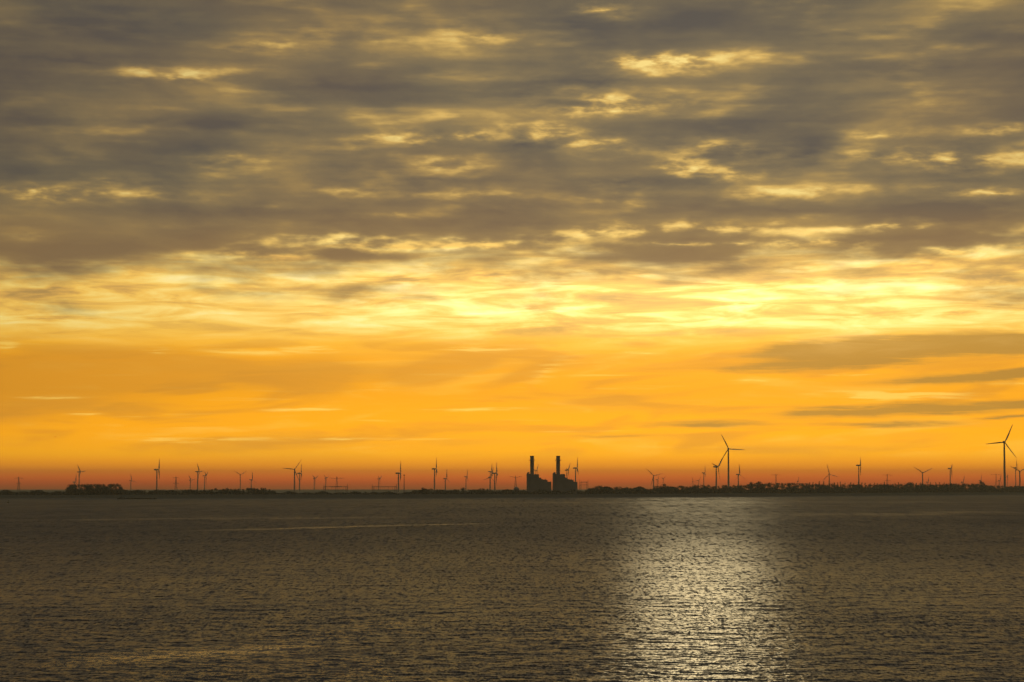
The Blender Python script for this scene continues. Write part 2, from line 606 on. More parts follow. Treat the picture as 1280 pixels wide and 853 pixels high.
gantry(404.8, 434.5, 608, (608.1, 612.3), 4350, 4.5, "steel gantry frame in front of the widest pylon")
gantry(465.3, 495.6, 608, (608.2, 612.6), 4350, 5.0, "steel gantry frame left of the thin mast, under the small V-bladed turbine")
gantry(724.5, 735, 602.5, (602.6, 606.0), 5400, 7.0, "narrow steel gantry frame beside the right end of the power station")

# thin telecom mast
p = at(505.2, 593.8, 4600)
root = link("telecom_mast", None, loc=(p.x, p.y, 1.4))
H = p.z - 1.4
mb = MB()
mb.tube([(0, 0, 0), (0, 0, H)], [.85, .5], 10)
link("pole", mb.mesh("pole", M_STEEL), root)
mb = MB()
mb.tube([(0, 0, H - 1.6), (0, 0, H - .8), (0, 0, H + .2), (0, 0, H + .3)], [.6, 1.7, 1.9, .6], 10)
link("antenna_platform", mb.mesh("antenna_platform", M_STEEL), root)
tag(root, "thin mast with a small platform on top, right of the second gantry", "mast")


# ------------------------------------------------------------------ power station: two alike units
def power_unit(dx, label):
    d = 4460.0
    k_ = px_m(d)
    X = lambda px: (px - 658.3) * k_
    Zp = lambda py: at(700, py, d).z - 1.4
    base = at(658.3 + dx, HZ, d)
    root = link("power_station_unit", None, loc=(base.x, d, 1.4))
    # boiler house and stepped annexes, each butted to the next
    steps = [(658.3, 662.6, 592.6, 34), (662.6, 673.6, 593.4, 40), (673.6, 676.6, 597.4, 36), (676.6, 679.0, 599.2, 33), (679.0, 684.2, 600.0, 30), (684.2, 688.9, 602.5, 27)]
    mb = MB()
    for x0, x1, yt, dp in steps[:2]:
        mb.box(X(x0), X(x1), -dp / 2, dp / 2, 0, Zp(yt))
    bh = link("boiler_house", mb.mesh("boiler_house", M_CLAD), root)
    mb = MB()
    mb.tube([(X(659.4), 0, Zp(592.6)), (X(659.4), 0, Zp(591.8)), (X(660.6), 0, Zp(591.3)), (X(661.8), 0, Zp(591.6))], [1.4, 1.7, 1.8, 1.5], 10)
    link("roof_vent", mb.mesh("roof_vent", M_STEEL), bh)
    mb = MB()
    for xa, xb in ((664, 666.5), (668.5, 671), (671.6, 673)):
        mb.box(X(xa), X(xb), -8, 6, Zp(593.4), Zp(593.4) + random.uniform(.8, 1.8))
    link("roof_plant", mb.mesh("roof_plant", M_CLAD), bh)
    mb = MB()
    for j in range(8):
        z = 5 + j * 4.6
        mb.box(X(659.2) + 1, X(672.6), -20.25, -20.05, z, z + 0.25)
    link("cladding_joint", mb.mesh("cladding_joint", M_STEEL), bh)
    mb = MB()
    for x0, x1, yt, dp in steps[2:]:
        mb.box(X(x0), X(x1), -dp / 2, dp / 2, 0, Zp(yt))
    an = link("stepped_annex", mb.mesh("stepped_annex", M_CLAD), root)
    mb = MB()
    mb.tube([(X(681.8), 0, Zp(600)), (X(681.8), 0, Zp(598.4))], [.5, .35], 6)
    mb.box(X(680.5), X(681.2), -3, 3, Zp(600), Zp(600) + 1.2)
    link("exhaust_pipe", mb.mesh("exhaust_pipe", M_STEEL), an)
    mb = MB()
    mb.box(X(671.5), X(673.2), -24.0, -20.4, 0, 9)
    mb.box(X(660), X(671.4), -28, -20.4, 0, 6.5)
    link("entrance_lobby", mb.mesh("entrance_lobby", M_CLAD), root)
    cx = X(665.1)
    r0 = 2.42 * k_
    zt = Zp(570)
    mb = MB()
    mb.tube([(cx, 0, Zp(593.4)), (cx, 0, zt - 1.2), (cx, 0, zt - 1.2), (cx, 0, zt)], [r0, r0 * .985, r0 * 1.06, r0 * 1.06], 24)
    ch = link("chimney", mb.mesh("chimney", M_CONC), root)
    mb = MB()
    n = 24
    zr = Zp(575.6)
    vs, fs = [], []
    for rr, zz in ((r0 + .05, zr - .45), (r0 + 2.4, zr - .45), (r0 + 2.4, zr + .3), (r0 + .05, zr + .3)):
        for i in range(n):
            vs.append((cx + rr * math.cos(2 * math.pi * i / n), rr * math.sin(2 * math.pi * i / n), zz))
    for j in range(4):
        for i in range(n):
            fs.append((j * n + i, j * n + (i + 1) % n, ((j + 1) % 4) * n + (i + 1) % n, ((j + 1) % 4) * n + i))
    mb.add(vs, fs)
    for i in range(n):
        a_ = 2 * math.pi * i / n
        p0 = (cx + (r0 + 2.3) * math.cos(a_), (r0 + 2.3) * math.sin(a_), zr + .3)
        bar(mb, p0, (p0[0], p0[1], zr + 1.4), .12)
    link("gallery", mb.mesh("gallery", M_STEEL), ch)
    mb = MB()
    bar(mb, (cx - 1.0, -r0 - .35, Zp(593.4)), (cx - 1.0, -r0 - .35, zr - .5), .25)
    bar(mb, (cx + .4, -r0 - .35, Zp(593.4)), (cx + .4, -r0 - .35, zr - .5), .25)
    link("ladder", mb.mesh("ladder", M_STEEL), ch)
    tag(root, label, "power station", "twin power station units with one chimney each")


power_unit(0, "left power station unit with a stout chimney and roof stepping down right")
power_unit(32.6, "right power station unit with a stout chimney and stepped roof, beside a side-on turbine")

# low storage dome in the trees left of the plant
p = at(645.5, 608.6, 4400)
mb = MB()
Rd = 3.4 * px_m(4400)
vs, fs = [], []
for j in range(7):
    a_ = math.pi / 2 * j / 6
    for i in range(20):
        t = 2 * math.pi * i / 20
        vs.append((Rd * math.cos(a_) * math.cos(t) + 0, Rd * math.cos(a_) * math.sin(t), p.z - 1.4 - Rd + Rd * math.sin(a_)))
for j in range(6):
    for i in range(20):
        fs.append((j * 20 + i, j * 20 + (i + 1) % 20, (j + 1) * 20 + (i + 1) % 20, (j + 1) * 20 + i))
mb.add(vs, fs)
root = link("storage_tank", None, loc=(p.x, p.y, 1.4))
link("dome_roof", mb.mesh("dome_roof", M_CONC), root)
mb = MB()
mb.tube([(0, 0, 0), (0, 0, p.z - 1.4 - Rd)], [Rd * .995, Rd * .995], 20)
link("tank_wall", mb.mesh("tank_wall", M_CONC), root)
tag(root, "small domed tank in front of the Y-armed pylon", "storage tank")

# ------------------------------------------------------------------ trees
def crown_mesh(kind, seed):
    r = random.Random(seed)
    mb = MB()
    lobes = []
    if kind == "poplar":
        for i in range(9):
            z = .16 + .8 * i / 8
            lobes.append((r.uniform(-.02, .02), r.uniform(-.02, .02), z, .075 * (1.1 - .75 * abs(i / 8 - .35)), .09))
        n = 420
    else:
        for i in range(r.randint(9, 13)):
            a_, q = r.uniform(0, 6.28), r.uniform(.02, .3)
            z = r.uniform(.32, .88)
            q *= 1.15 - .7 * abs(z - .5)
            lobes.append((q * math.cos(a_), q * math.sin(a_), z, r.uniform(.11, .19), r.uniform(.08, .14)))
        lobes.append((r.uniform(-.06, .06), 0, .88, .12, .11))
        n = 620
    for _ in range(n):
        lx, ly, lz, lr, lh = r.choice(lobes)
        v = Vector((r.gauss(0, 1), r.gauss(0, 1), r.gauss(0, 1))).normalized() * (r.random() ** .45)
        c = Vector((lx + v.x * lr, ly + v.y * lr, min(1.0, lz + v.z * lh)))
        s_ = r.uniform(.014, .032) if kind != "poplar" else r.uniform(.01, .024)
        a_ = Vector((r.gauss(0, 1), r.gauss(0, 1), r.gauss(0, 1))).normalized()
        b_ = a_.orthogonal().normalized()
        c2 = a_.cross(b_)
        mb.add([c + b_ * s_, c + c2 * s_ * .8, c - b_ * s_ * .9, c - c2 * s_ * 1.1], [(0, 1, 2, 3)])
    # bare twigs standing out of the crown
    for _ in range(26 if kind != "poplar" else 16):
        lx, ly, lz, lr, lh = r.choice(lobes)
        p0 = Vector((lx, ly, lz))
        v = Vector((r.gauss(0, .6), r.gauss(0, .6), abs(r.gauss(.6, .5)))).normalized() * (lr * 1.35)
        if kind == "poplar":
            v = Vector((v.x * .5, v.y * .5, .1))
        p1 = p0 + v
        p1.z = min(p1.z, 1.04)
        mb.tube([p0, p1], [.006, .002], 3, False)
    return mb.mesh("crown", M_TWIG)


def trunk_mesh(kind, seed):
    r = random.Random(seed)
    mb = MB()
    top = .9 if kind == "poplar" else .6
    mb.tube([(0, 0, 0), (.004, .003, top * .4), (-.004, 0, top)], [.02, .015, .005], 7)
    for _ in range(6):
        a_, z = r.uniform(0, 6.28), r.uniform(.22, .5)
        q = .24 if kind != "poplar" else .05
        mb.tube([(0, 0, z), (q * .5 * math.cos(a_), q * .5 * math.sin(a_), z + .14), (q * math.cos(a_), q * math.sin(a_), z + .32)], [.009, .006, .002], 5)
    return mb.mesh("trunk", M_BARK)


BROAD = [(crown_mesh("broad", 100 + i), trunk_mesh("broad", 200 + i)) for i in range(9)]
POP = [(crown_mesh("poplar", 300 + i), trunk_mesh("poplar", 400 + i)) for i in range(5)]


def tree(x, ytop, d, kind, label, group, wide=1.0):
    top = at(x, ytop, d)
    h = top.z - 1.4
    cr, tr = random.choice(POP if kind == "poplar" else BROAD)
    nm = "poplar_tree" if kind == "poplar" else "broadleaf_tree"
    root = link(nm, None, loc=(top.x, d, 1.4), rot=(0, 0, random.uniform(0, 6.28)), scale=(h * wide, h * wide, h))
    link("trunk", tr, root)
    link("crown", cr, root)
    tag(root, label, "tree", group)


def top_at(profile, x):
    for (x0, y0), (x1, y1) in zip(profile, profile[1:]):
        if x0 <= x <= x1:
            return y0 + (y1 - y0) * (x - x0) / (x1 - x0)
    return None


WOODS = [
    ([(-60, 614.5), (0, 614.5), (84, 614.5)], 6.5, "grey tree in the low straggling line at the far left shore", "trees of the low far-left line", 1.2),
    ([(84, 608.5), (87, 605.2), (100, 604.8), (146, 604.6), (149, 607), (153, 611)], 3.4, "grey tree in the tall flat-topped block at left", "trees of the flat-topped block", .9),
    ([(154, 614), (163, 613.2), (190, 612.5), (235, 611.8), (262, 610.6), (305, 610), (318, 609), (330, 609), (338, 611), (347, 615.5)], 4.6, "grey tree in the long low wood left of the substation", "trees of the long left wood", 1.1),
    ([(514, 615), (524, 611.5), (532, 610.5), (555, 612), (592, 612.2), (598, 610.8), (613, 610.6), (617, 613), (657, 612)], 4.6, "grey tree in the low wood left of the power station", "trees of the wood beside the power station", 1.1),
    ([(735, 612.5), (740, 609.3), (746, 607.6), (780, 608.6), (800, 610), (815, 610), (821, 607.3), (838, 607.5), (844, 609)], 4.2, "grey tree in the rounded wood right of the power station", "trees of the rounded wood", 1.1),
    ([(845, 607.5), (870, 606.3), (925, 606.2), (937, 604.5), (975, 603.4), (1010, 603.6)], 4.4, "grey tree in the long wood around the tall centre-right turbine", "trees of the centre-right wood", 1.1),
    ([(1100, 605.5), (1150, 605), (1225, 604.5), (1250, 606.6), (1320, 606.8)], 4.8, "grey tree in the wood running to the right edge", "trees of the right-edge wood", 1.1),
]
for prof_, step, lab, grp, wd in WOODS:
    x = prof_[0][0]
    row = 0
    while x <= prof_[-1][0]:
        yt = top_at(prof_, x)
        jit = random.uniform(-.5, 1.4) if "flat" not in lab else random.uniform(-.3, .35)
        tree(x, yt + jit, shore_d(x) + (70, 105, 86, 130)[row % 4] + random.uniform(-8, 8), "broad", lab, grp, wd * random.uniform(.85, 1.2))
        row += 1
        x += step * random.uniform(.7, 1.3)
# poplar row
x = 1012
while x < 1182:
    tree(x, 603.3 + random.uniform(-1.4, 1.8) + (.5 if x > 1100 else 0), shore_d(x) + 80 + random.uniform(-5, 5), "poplar",
         "thin bare poplar in the evenly spaced row right of centre", "poplars in the row", random.uniform(.75, 1.05))
    x += random.uniform(3.2, 7.4)
x = 1008
while x < 1190:
    tree(x, 605.0 + random.uniform(-.9, 1.2), shore_d(x) + 120, "broad", "low bushy tree in the hedge behind the poplar row", "hedge trees behind the poplars", random.uniform(1.1, 1.5))
    x += random.uniform(4.5, 7.5)
SOLO = [
    (12, 613.2, "dark bushy tree nearest the left picture edge, standing a little above its line", 1.3),
    (39, 612.7, "round tree standing up just right of the far-left pylon", 1.3),
    (52.5, 612.6, "second round tree right of the far-left pylon", 1.1),
    (528, 608.8, "peaked tree topping the left end of the wood below the bold side-on turbine", 1.0),
    (579, 609.6, "tree rising directly left of the lone small side-on turbine", .9),
    (600, 610.2, "tree rising left of the turbine pair beside the power station", 1.0),
    (748, 606.9, "highest tree of the rounded wood right of the power station", 1.2),
    (831, 604.6, "highest tree under the midway face-on turbine", 1.2),
    (938.5, 601.6, "pointed dark tree right of the tall centre-right turbine", .7),
    (949, 601.8, "broad dark tree left of the faint T-shaped pylon", 1.0),
    (1137.5, 602.6, "broad tree left of the wide V turbine", 1.0),
    (1226, 601.6, "pointed tree clump top near the right edge", 1.0),
    (1218, 604.2, "shorter tree left of the pointed clump near the right edge", 1.0),
    (457, 614.6, "low lone bush left of the second gantry", 1.5),
]
for x, yt, lab, wd in SOLO:
    tree(x, yt, shore_d(x) + 66, "broad", lab, "trees standing out from the shore woods", wd)

# undergrowth along the landward foot of the dike
mb = MB()
r = random.Random(5)
def under(x0, x1, hmax, n):
    for _ in range(n):
        x = r.uniform(x0, x1)
        d = shore_d(x) + r.uniform(56, 125)
        p = at(x, HZ, d)
        z = 1.4 + hmax * r.random() ** .6 * (.8 + .2 * math.sin(x * .23) * math.sin(x * .071 + 1))
        s_ = r.uniform(.5, 1.5)
        a_ = Vector((r.gauss(0, 1), r.gauss(0, 1), r.gauss(0, 1))).normalized()
        b_ = a_.orthogonal().normalized()
        c2 = a_.cross(b_)
        c = Vector((p.x, d, z))
        mb.add([c + b_ * s_, c + c2 * s_, c - b_ * s_, c - c2 * s_], [(0, 1, 2, 3)])
under(-60, 84, 13, 6000)
under(84, 153, 19, 10000)
under(153, 345, 14, 10000)
under(345, 515, 10.5, 7500)
under(515, 735, 14, 10000)
under(735, 1010, 19, 26000)
under(1010, 1320, 22, 34000)
tag(link("undergrowth", mb.mesh("undergrowth", M_TWIG)), "dim scrub filling the foot of the shore woods", kind="stuff")

# ------------------------------------------------------------------ small things on and over the water
# gull-like bird, one continuous mesh
p = at(69, 546.5, 1150)
mb = MB()
sec = [(-.55, .0, .05, .02), (-.36, .09, .11, .025), (-.15, .12, .16, .04), (0, .05, .34, .09), (.15, .12, .16, .04), (.36, .09, .11, .025), (.55, .0, .05, .02)]
vs, fs = [], []
for x, z, ch, th in sec:
    for i in range(8):
        t = 2 * math.pi * i / 8
        vs.append((x, ch * math.cos(t), z + th * math.sin(t)))
for j in range(len(sec) - 1):
    for i in range(8):
        fs.append((j * 8 + i, j * 8 + (i + 1) % 8, (j + 1) * 8 + (i + 1) % 8, (j + 1) * 8 + i))
fs += [tuple(range(7, -1, -1)), tuple(range(48, 56))]
mb.add(vs, fs)
bird = link("bird", mb.mesh("bird", M_BIRD, True), loc=p, rot=(0, .1, .6), scale=(1.1, 1.1, 1.1))
tag(bird, "tiny dark bird gliding in the orange sky at far left", "bird")

# buoy
dB = CAM_H * FPX / (628.6 - HZ)
p = at(10.3, 628.6, dB)
root = link("buoy", None, loc=(p.x, p.y, 0))
mb = MB()
mb.tube([(0, 0, -.6), (0, 0, .2), (0, 0, .6), (0, 0, .75)], [.5, 1.15, 1.15, .6], 14)
link("float", mb.mesh("float", M_BUOY), root)
mb = MB()
for i in range(4):
    a_ = math.pi / 2 * i + .4
    bar(mb, (.75 * math.cos(a_), .75 * math.sin(a_), .7), (.22 * math.cos(a_), .22 * math.sin(a_), 2.4), .14)
mb.tube([(0, 0, 2.3), (0, 0, 2.5)], [.42, .42], 10)
link("cage", mb.mesh("cage", M_BUOY), root)
mb = MB()
mb.tube([(0, 0, 2.5), (0, 0, 3.1)], [.3, .12], 8)
link("lantern", mb.mesh("lantern", M_BUOY), root)
tag(root, "small dark buoy on the water near the left edge", "buoy")

# moored barge close under the dike
dG = shore_d(170) - 13
a, b2 = at(146.5, 622, dG), at(196, 622, dG)
L = b2.x - a.x
root = link("barge", None, loc=((a.x + b2.x) / 2, dG, 0))
mb = MB()
vs, fs = [], []
hl = L / 2
pl = [(-hl, .0, 1.9), (-hl + 2, 3.6, 1.7), (-hl + 8, 4.6, 1.4), (hl - 7, 4.6, 1.3), (hl - 2, 3.2, 1.7), (hl, .3, 2.0)]
for x, w, z in pl:
    w = max(w, .3)
    vs += [(x, -w, z), (x, -w * .85, -.8), (x, w * .85, -.8), (x, w, z)]
for i in range(len(pl) - 1):
    for j in range(4):
        fs.append((i * 4 + j, (i + 1) * 4 + j, (i + 1) * 4 + (j + 1) % 4, i * 4 + (j + 1) % 4))
fs += [(0, 3, 2, 1), (20, 21, 22, 23)]
mb.add(vs, fs)
link("hull", mb.mesh("hull", M_HULL), root)
mb = MB()
mb.box(-hl + 4, -hl + 13, -3, 3, 1.6, 2.9)
mb.box(-hl + 5, -hl + 9, -2.4, 2.4, 2.902, 3.9)
link("wheelhouse", mb.mesh("wheelhouse", M_HULL), root)
mb = MB()
mb.box(-hl + 16, hl - 9, -3.4, 3.4, 1.3, 1.9)
link("hatch_cover", mb.mesh("hatch_cover", M_HULL), root)
tag(root, "long low dark barge moored under the dike right of the flat-topped trees", "barge")

# channel marker
dM = shore_d(872.4) - 14
p = at(872.4, 618.2, dM)
root = link("channel_marker", None, loc=(p.x, p.y, -1))
mb = MB()
mb.tube([(0, 0, 0), (0, 0, p.z)], [.45, .4], 8)
link("pile", mb.mesh("pile", M_STEEL), root)
mb = MB()
mb.tube([(0, 0, p.z), (0, 0, p.z + .3), (0, 0, p.z + 1.6)], [.9, .9, .1], 8)
link("topmark", mb.mesh("topmark", M_BUOY), root)
tag(root, "short dark marker post at the waterline below the tall centre-right turbine", "marker post")

# ------------------------------------------------------------------ haze
ZT = max(at(1266.3, 530.5, 6170).z, 100) + 12
mb = MB()
mb.box(-20000, 20000, -9500, 24500, -2.5, ZT)
hz = bpy.data.materials.new("haze_air")
hz.use_nodes = True
g = NT(hz.node_tree)
pv = g.n("ShaderNodeVolumePrincipled")
pv.inputs["Color"].default_value = (0.86, 0.83, 0.58, 1)
pv.inputs["Density"].default_value = HAZE_D = 6.2e-5
pv.inputs["Anisotropy"].default_value = 0.4
o = g.n("ShaderNodeOutputMaterial")
g.t.links.new(pv.outputs[0], o.inputs["Volume"])
tag(link("haze", mb.mesh("haze", hz)), "thin morning haze over the water and shore", kind="stuff")

# ------------------------------------------------------------------ sky
def sky_xy(x, y):
    r_ = ray(x, y)
    return math.atan2(r_.x, r_.y) * FPX, r_.z / math.hypot(r_.x, r_.y) * FPX


SUN_A, SUN_E = sky_xy(872, 372)
SUN_AZ, SUN_EL = SUN_A / FPX, math.atan(SUN_E / FPX)

w = bpy.data.worlds.new("World")
S.world = w
w.use_nodes = True
g = NT(w.node_tree)
dirv = g.vm("NORMALIZE", g.n("ShaderNodeTexCoord").outputs["Generated"])
sx = g.n("ShaderNodeSeparateXYZ")
g.put(sx.inputs[0], dirv)
DX, DY, DZ = sx.outputs
hlen = g.m("SQRT", g.m("MULTIPLY_ADD", DX, DX, g.m("MULTIPLY_ADD", DY, DY, 1e-6)))
E = g.m("MULTIPLY", g.m("DIVIDE", DZ, hlen), FPX)          # height over the horizon, 3022 units = 45 degrees
E = g.m("MINIMUM", E, 30000.0)
A = g.m("MULTIPLY", g.m("ARCTAN2", DX, DY), FPX)           # bearing from due north
P = g.vec(A, E)

# slow warp so that cloud edges wander
wv = g.noise(g.vec(g.m("MULTIPLY", A, 1 / 75), g.m("MULTIPLY", E, 1 / 26)), 1.0, 4.0, 0.6, color=True)
wv = g.vm("MULTIPLY", g.vm("SUBTRACT", wv, (0.5, 0.5, 0.5)), (90.0, 34.0, 0.0))
PW = g.vm("ADD", P, wv)
wv2 = g.vm("MULTIPLY", wv, (0.8, 0.28, 0.0))
PS = g.vm("ADD", P, wv2)
PV = g.vm("ADD", P, g.vm("MULTIPLY", wv, (0.45, 0.2, 0.0)))


def blobs(vec, items, grow=1.0):
    acc = 0.0
    for x, y, rw, rh, s_, *tilt in items:
        a_, e_ = sky_xy(x, y)
        mp = g.n("ShaderNodeMapping", vector_type="TEXTURE")
        g.put(mp.inputs[0], vec)
        mp.inputs["Location"].default_value = (a_, e_, 0)
        mp.inputs["Rotation"].default_value = (0, 0, math.radians(tilt[0]) if tilt else 0)
        mp.inputs["Scale"].default_value = (rw * grow, rh * grow, 1)
        gr = g.n("ShaderNodeTexGradient", gradient_type="QUADRATIC_SPHERE")
        g.put(gr.inputs[0], mp.outputs[0])
        acc = g.m("MULTIPLY_ADD", gr.outputs["Fac"], s_, acc)
    return acc


# --- clear orange band, by height above the horizon
def stop(y, c):
    return ((HZ - y + 60) / 700.0, c)


base = g.ramp(g.mr(E, -60, 640, 0, 1, False), [
    stop(640, lin(130, 60, 10)), stop(610, lin(150, 58, 2)), stop(603, lin(200, 70, 0)), stop(596, lin(238, 104, 0)), stop(585, lin(250, 146, 0)), stop(568, lin(250, 168, 0)),
    stop(540, lin(250, 165, 0)), stop(500, lin(248, 163, 0)), stop(450, lin(248, 165, 10)), stop(424, lin(252, 184, 42)),
    stop(395, lin(255, 214, 92)), stop(360, lin(255, 226, 120)), stop(320, lin(252, 218, 126)), stop(250, lin(236, 200, 116)), stop(120, lin(224, 186, 108)), stop(0, lin(205, 170, 104))])

# --- faint fine streaks everywhere in the low band
st1 = g.noise(g.vec(g.m("MULTIPLY", A, 1 / 260), g.m("MULTIPLY", E, 1 / 9)), 1.0, 4.0, 0.55)
st2 = g.noise(g.vec(g.m("MULTIPLY", A, 1 / 420), g.m("MULTIPLY", E, 1 / 34), 4.0), 1.0, 4.0, 0.55)
lowmask = g.m("MULTIPLY", g.mr(E, 20, 60), g.mr(E, 215, 165))
base = g.mix(g.m("MULTIPLY", g.mr(st2, 0.45, 0.75), g.m("MULTIPLY", lowmask, 0.55)), base, lin(206, 146, 44))
base = g.mix(g.m("MULTIPLY", g.mr(st1, 0.60, 0.78), g.m("MULTIPLY", lowmask, 0.75)), base, lin(255, 202, 84))
dg = g.noise(g.vec(g.m("MULTIPLY_ADD", E, -1 / 75, g.m("MULTIPLY", A, 1 / 190)), g.m("MULTIPLY", E, 1 / 28), 31.0), 1.0, 5.0, 0.55, dist=0.5)
base = g.mix(g.m("MULTIPLY", g.mr(dg, 0.49, 0.66), g.m("MULTIPLY", lowmask, 0.55)), base, lin(200, 132, 34))
base = g.mix(g.m("MULTIPLY", g.mr(dg, 0.46, 0.30), g.m("MULTIPLY", lowmask, 0.35)), base, lin(255, 196, 72))
# large diagonal veils of thin cloud at the centre
veil = blobs(PV, [(395, 478, 110, 60, 1.0, 12), (520, 470, 120, 40, .7, 4), (580, 452, 130, 34, 1.0, 14), (650, 470, 130, 24, .9, 18), (250, 462, 260, 60, .8), (90, 470, 260, 84, 1.0), (10, 500, 160, 90, .7), (800, 430, 90, 14, .8), (760, 500, 160, 12, .8, 4), (560, 530, 260, 12, .7)])
base = g.mix(g.m("MULTIPLY", g.mr(g.m("MULTIPLY", veil, g.mr(st2, .3, .65, .6, 1.25)), .12, .62), .62), base, lin(208, 138, 34))
vb = blobs(PV, [(690, 462, 120, 34, .45, 30), (380, 512, 90, 6, 1.2), (330, 440, 140, 9, 1.2), (400, 436, 70, 8, 1.0), (60, 497, 90, 5, 1.0), (110, 518, 50, 5, 1.0), (200, 439, 40, 8, 1.0), (10, 432, 30, 12, 1.4),
                (600, 512, 160, 5, .8), (240, 550, 200, 8, .9), (420, 548, 160, 5, .7), (950, 476, 60, 4, 1.4), (800, 442, 60, 6, .9), (1120, 494, 200, 14, 1.3), (1060, 468, 80, 4, .8), (600, 437, 120, 7, 1.0), (860, 417, 200, 6, 1.6, 2)])
wisp = g.noise(g.vec(g.m("MULTIPLY", A, 1 / 70), g.m("MULTIPLY", E, 1 / 4.5), 21.0), 1.0, 4.0, 0.6)
vb = g.m("MULTIPLY", vb, g.mr(wisp, .36, .64, .1, 1.4))
base = g.mix(g.m("MULTIPLY", g.mr(vb, .08, .9), .62), base, lin(255, 214, 100))

# --- mid band of torn bright cloud
mid_n = g.noise(g.vec(g.m("MULTIPLY", A, 1 / 120), g.m("MULTIPLY", E, 1 / 15), 2.0), 1.0, 6.0, 0.6, dist=0.6)
mid_n2 = g.noise(g.vec(g.m("MULTIPLY", A, 1 / 330), g.m("MULTIPLY", E, 1 / 40), 7.0), 1.0, 4.0, 0.55)
mm = g.m("MULTIPLY", g.mr(g.m("MULTIPLY_ADD", mid_n2, 50.0, E), 196, 242), g.mr(E, 340, 280))
mv = g.m("MULTIPLY_ADD", mid_n2, 0.5, mid_n)
mv = g.m("ADD", mv, blobs(PW, [(620, 340, 60, 9, .3), (500, 353, 90, 10, .3), (700, 345, 60, 9, .25), (1240, 350, 120, 10, .25), (1150, 330, 160, 14, .25), (760, 372, 60, 10, .2), (60, 365, 140, 8, .2), (1200, 392, 60, 6, .25), (640, 412, 130, 10, .3), (1000, 338, 120, 8, .15)]))
mid_c = g.ramp(mv, [(0.50, lin(255, 241, 172)), (0.66, lin(255, 224, 126)), (0.79, lin(246, 194, 86)), (0.90, lin(212, 160, 78)), (1.0, lin(172, 132, 74))])
base = g.mix(g.m("MULTIPLY", mm, .9), base, mid_c)

# --- grey streak clouds low on the right
stk = blobs(PS, [(1010, 440, 140, 26, 1.1, 5), (1130, 434, 270, 32, 1.3, 2), (1270, 430, 210, 24, 1.2), (1050, 456, 200, 14, .9, 2), (1200, 472, 220, 12, 1.1, 3), (1290, 464, 110, 10, 1.0, 4),
                 (1040, 516, 190, 16, 1.0, 1), (1180, 511, 180, 18, 1.1), (1290, 506, 110, 12, .9), (1120, 531, 200, 10, .8, 1), (880, 530, 190, 13, .8), (1270, 522, 110, 4, 1.0, 2), (760, 545, 140, 6, .4), (940, 462, 120, 10, .6)])
stk = g.m("MULTIPLY", stk, g.mr(st1, 0.25, 0.6, 0.7, 1.15))
stk = g.m("MULTIPLY", stk, g.mr(wisp, 0.3, 0.7, 1.25, 0.7))
base = g.mix(g.m("MULTIPLY", g.mr(stk, .06, .75), .9), base, lin(158, 117, 46))

# --- the grey cloud deck overhead, seen in perspective
den = g.m("ADD", E, 190.0)
lg = g.m("LOGARITHM", g.m("MAXIMUM", den, 20.0), 2.718282)
U = g.vec(g.m("DIVIDE", A, den), g.m("MULTIPLY", lg, 2.9))
d1 = g.noise(U, 3.5, 5.0, 0.48, dist=0.3)
d2 = g.noise(g.vm("ADD", U, (3.3, 1.7, 5.0)), 1.15, 3.0, 0.5)
dens = g.m("MULTIPLY_ADD", g.m("SUBTRACT", d2, 0.5), 0.35, g.m("MULTIPLY_ADD", d1, 1.0, 0.085))
fine = g.noise(g.vec(g.m("MULTIPLY", A, 1 / 26), g.m("MULTIPLY", E, 1 / 11), 9.0), 1.0, 4.0, 0.6)
puff = g.mr(g.noise(g.vec(g.m("MULTIPLY", A, 1 / 50), g.m("MULTIPLY", E, 1 / 17), 3.0), 1.0, 4.0, 0.5), 0.33, 0.68, 0.2, 1.55)
band = g.noise(g.vec(g.m("MULTIPLY", A, 1 / 420), g.m("MULTIPLY", E, 1 / 24), 6.0), 1.0, 3.0, 0.5)
spot = g.noise(g.vec(g.m("MULTIPLY", A, 1 / 110), g.m("MULTIPLY", E, 1 / 24), 12.0), 1.0, 3.0, 0.5)
gaps = blobs(PW, [(750, 14, 70, 12, .40), (975, 6, 60, 10, .35), (845, 76, 110, 14, .50, 3), (760, 130, 120, 18, .45), (680, 170, 70, 20, .3), (745, 178, 90, 18, .36), (900, 185, 90, 24, .42), (855, 210, 60, 20, .42),
                  (925, 215, 80, 14, .3), (990, 240, 150, 12, .36), (1190, 200, 170, 18, .46, -3), (1250, 165, 90, 10, .28), (1090, 165, 80, 10, .22), (765, 250, 70, 16, .34), (555, 205, 90, 16, .36), (495, 172, 90, 14, .36), (580, 168, 60, 10, .32), (570, 245, 130, 14, .30),
                  (430, 240, 70, 12, .28), (40, 243, 100, 12, .40), (220, 92, 110, 11, .40), (325, 58, 80, 10, .22), (290, 198, 90, 10, .24), (85, 185, 60, 16, .16), (170, 242, 160, 8, .18), (610, 45, 70, 20, .2), (800, 75, 90, 12, .2), (350, 262, 60, 12, .16),
                  (740, 290, 120, 14, .4), (420, 300, 150, 14, .36), (900, 285, 140, 12, .34), (1240, 240, 90, 12, .4), (600, 303, 150, 10, .4), (1120, 283, 130, 8, .34), (490, 272, 90, 8, .3), (1010, 305, 160, 8, .34), (330, 322, 120, 8, .34), (850, 310, 120, 7, .36), (1200, 312, 120, 7, .3), (660, 160, 60, 14, .1), (1170, 135, 60, 20, .14), (400, 40, 160, 40, .1), (560, 40, 120, 50, .1), (1000, 70, 300, 30, .06)], 1.55)
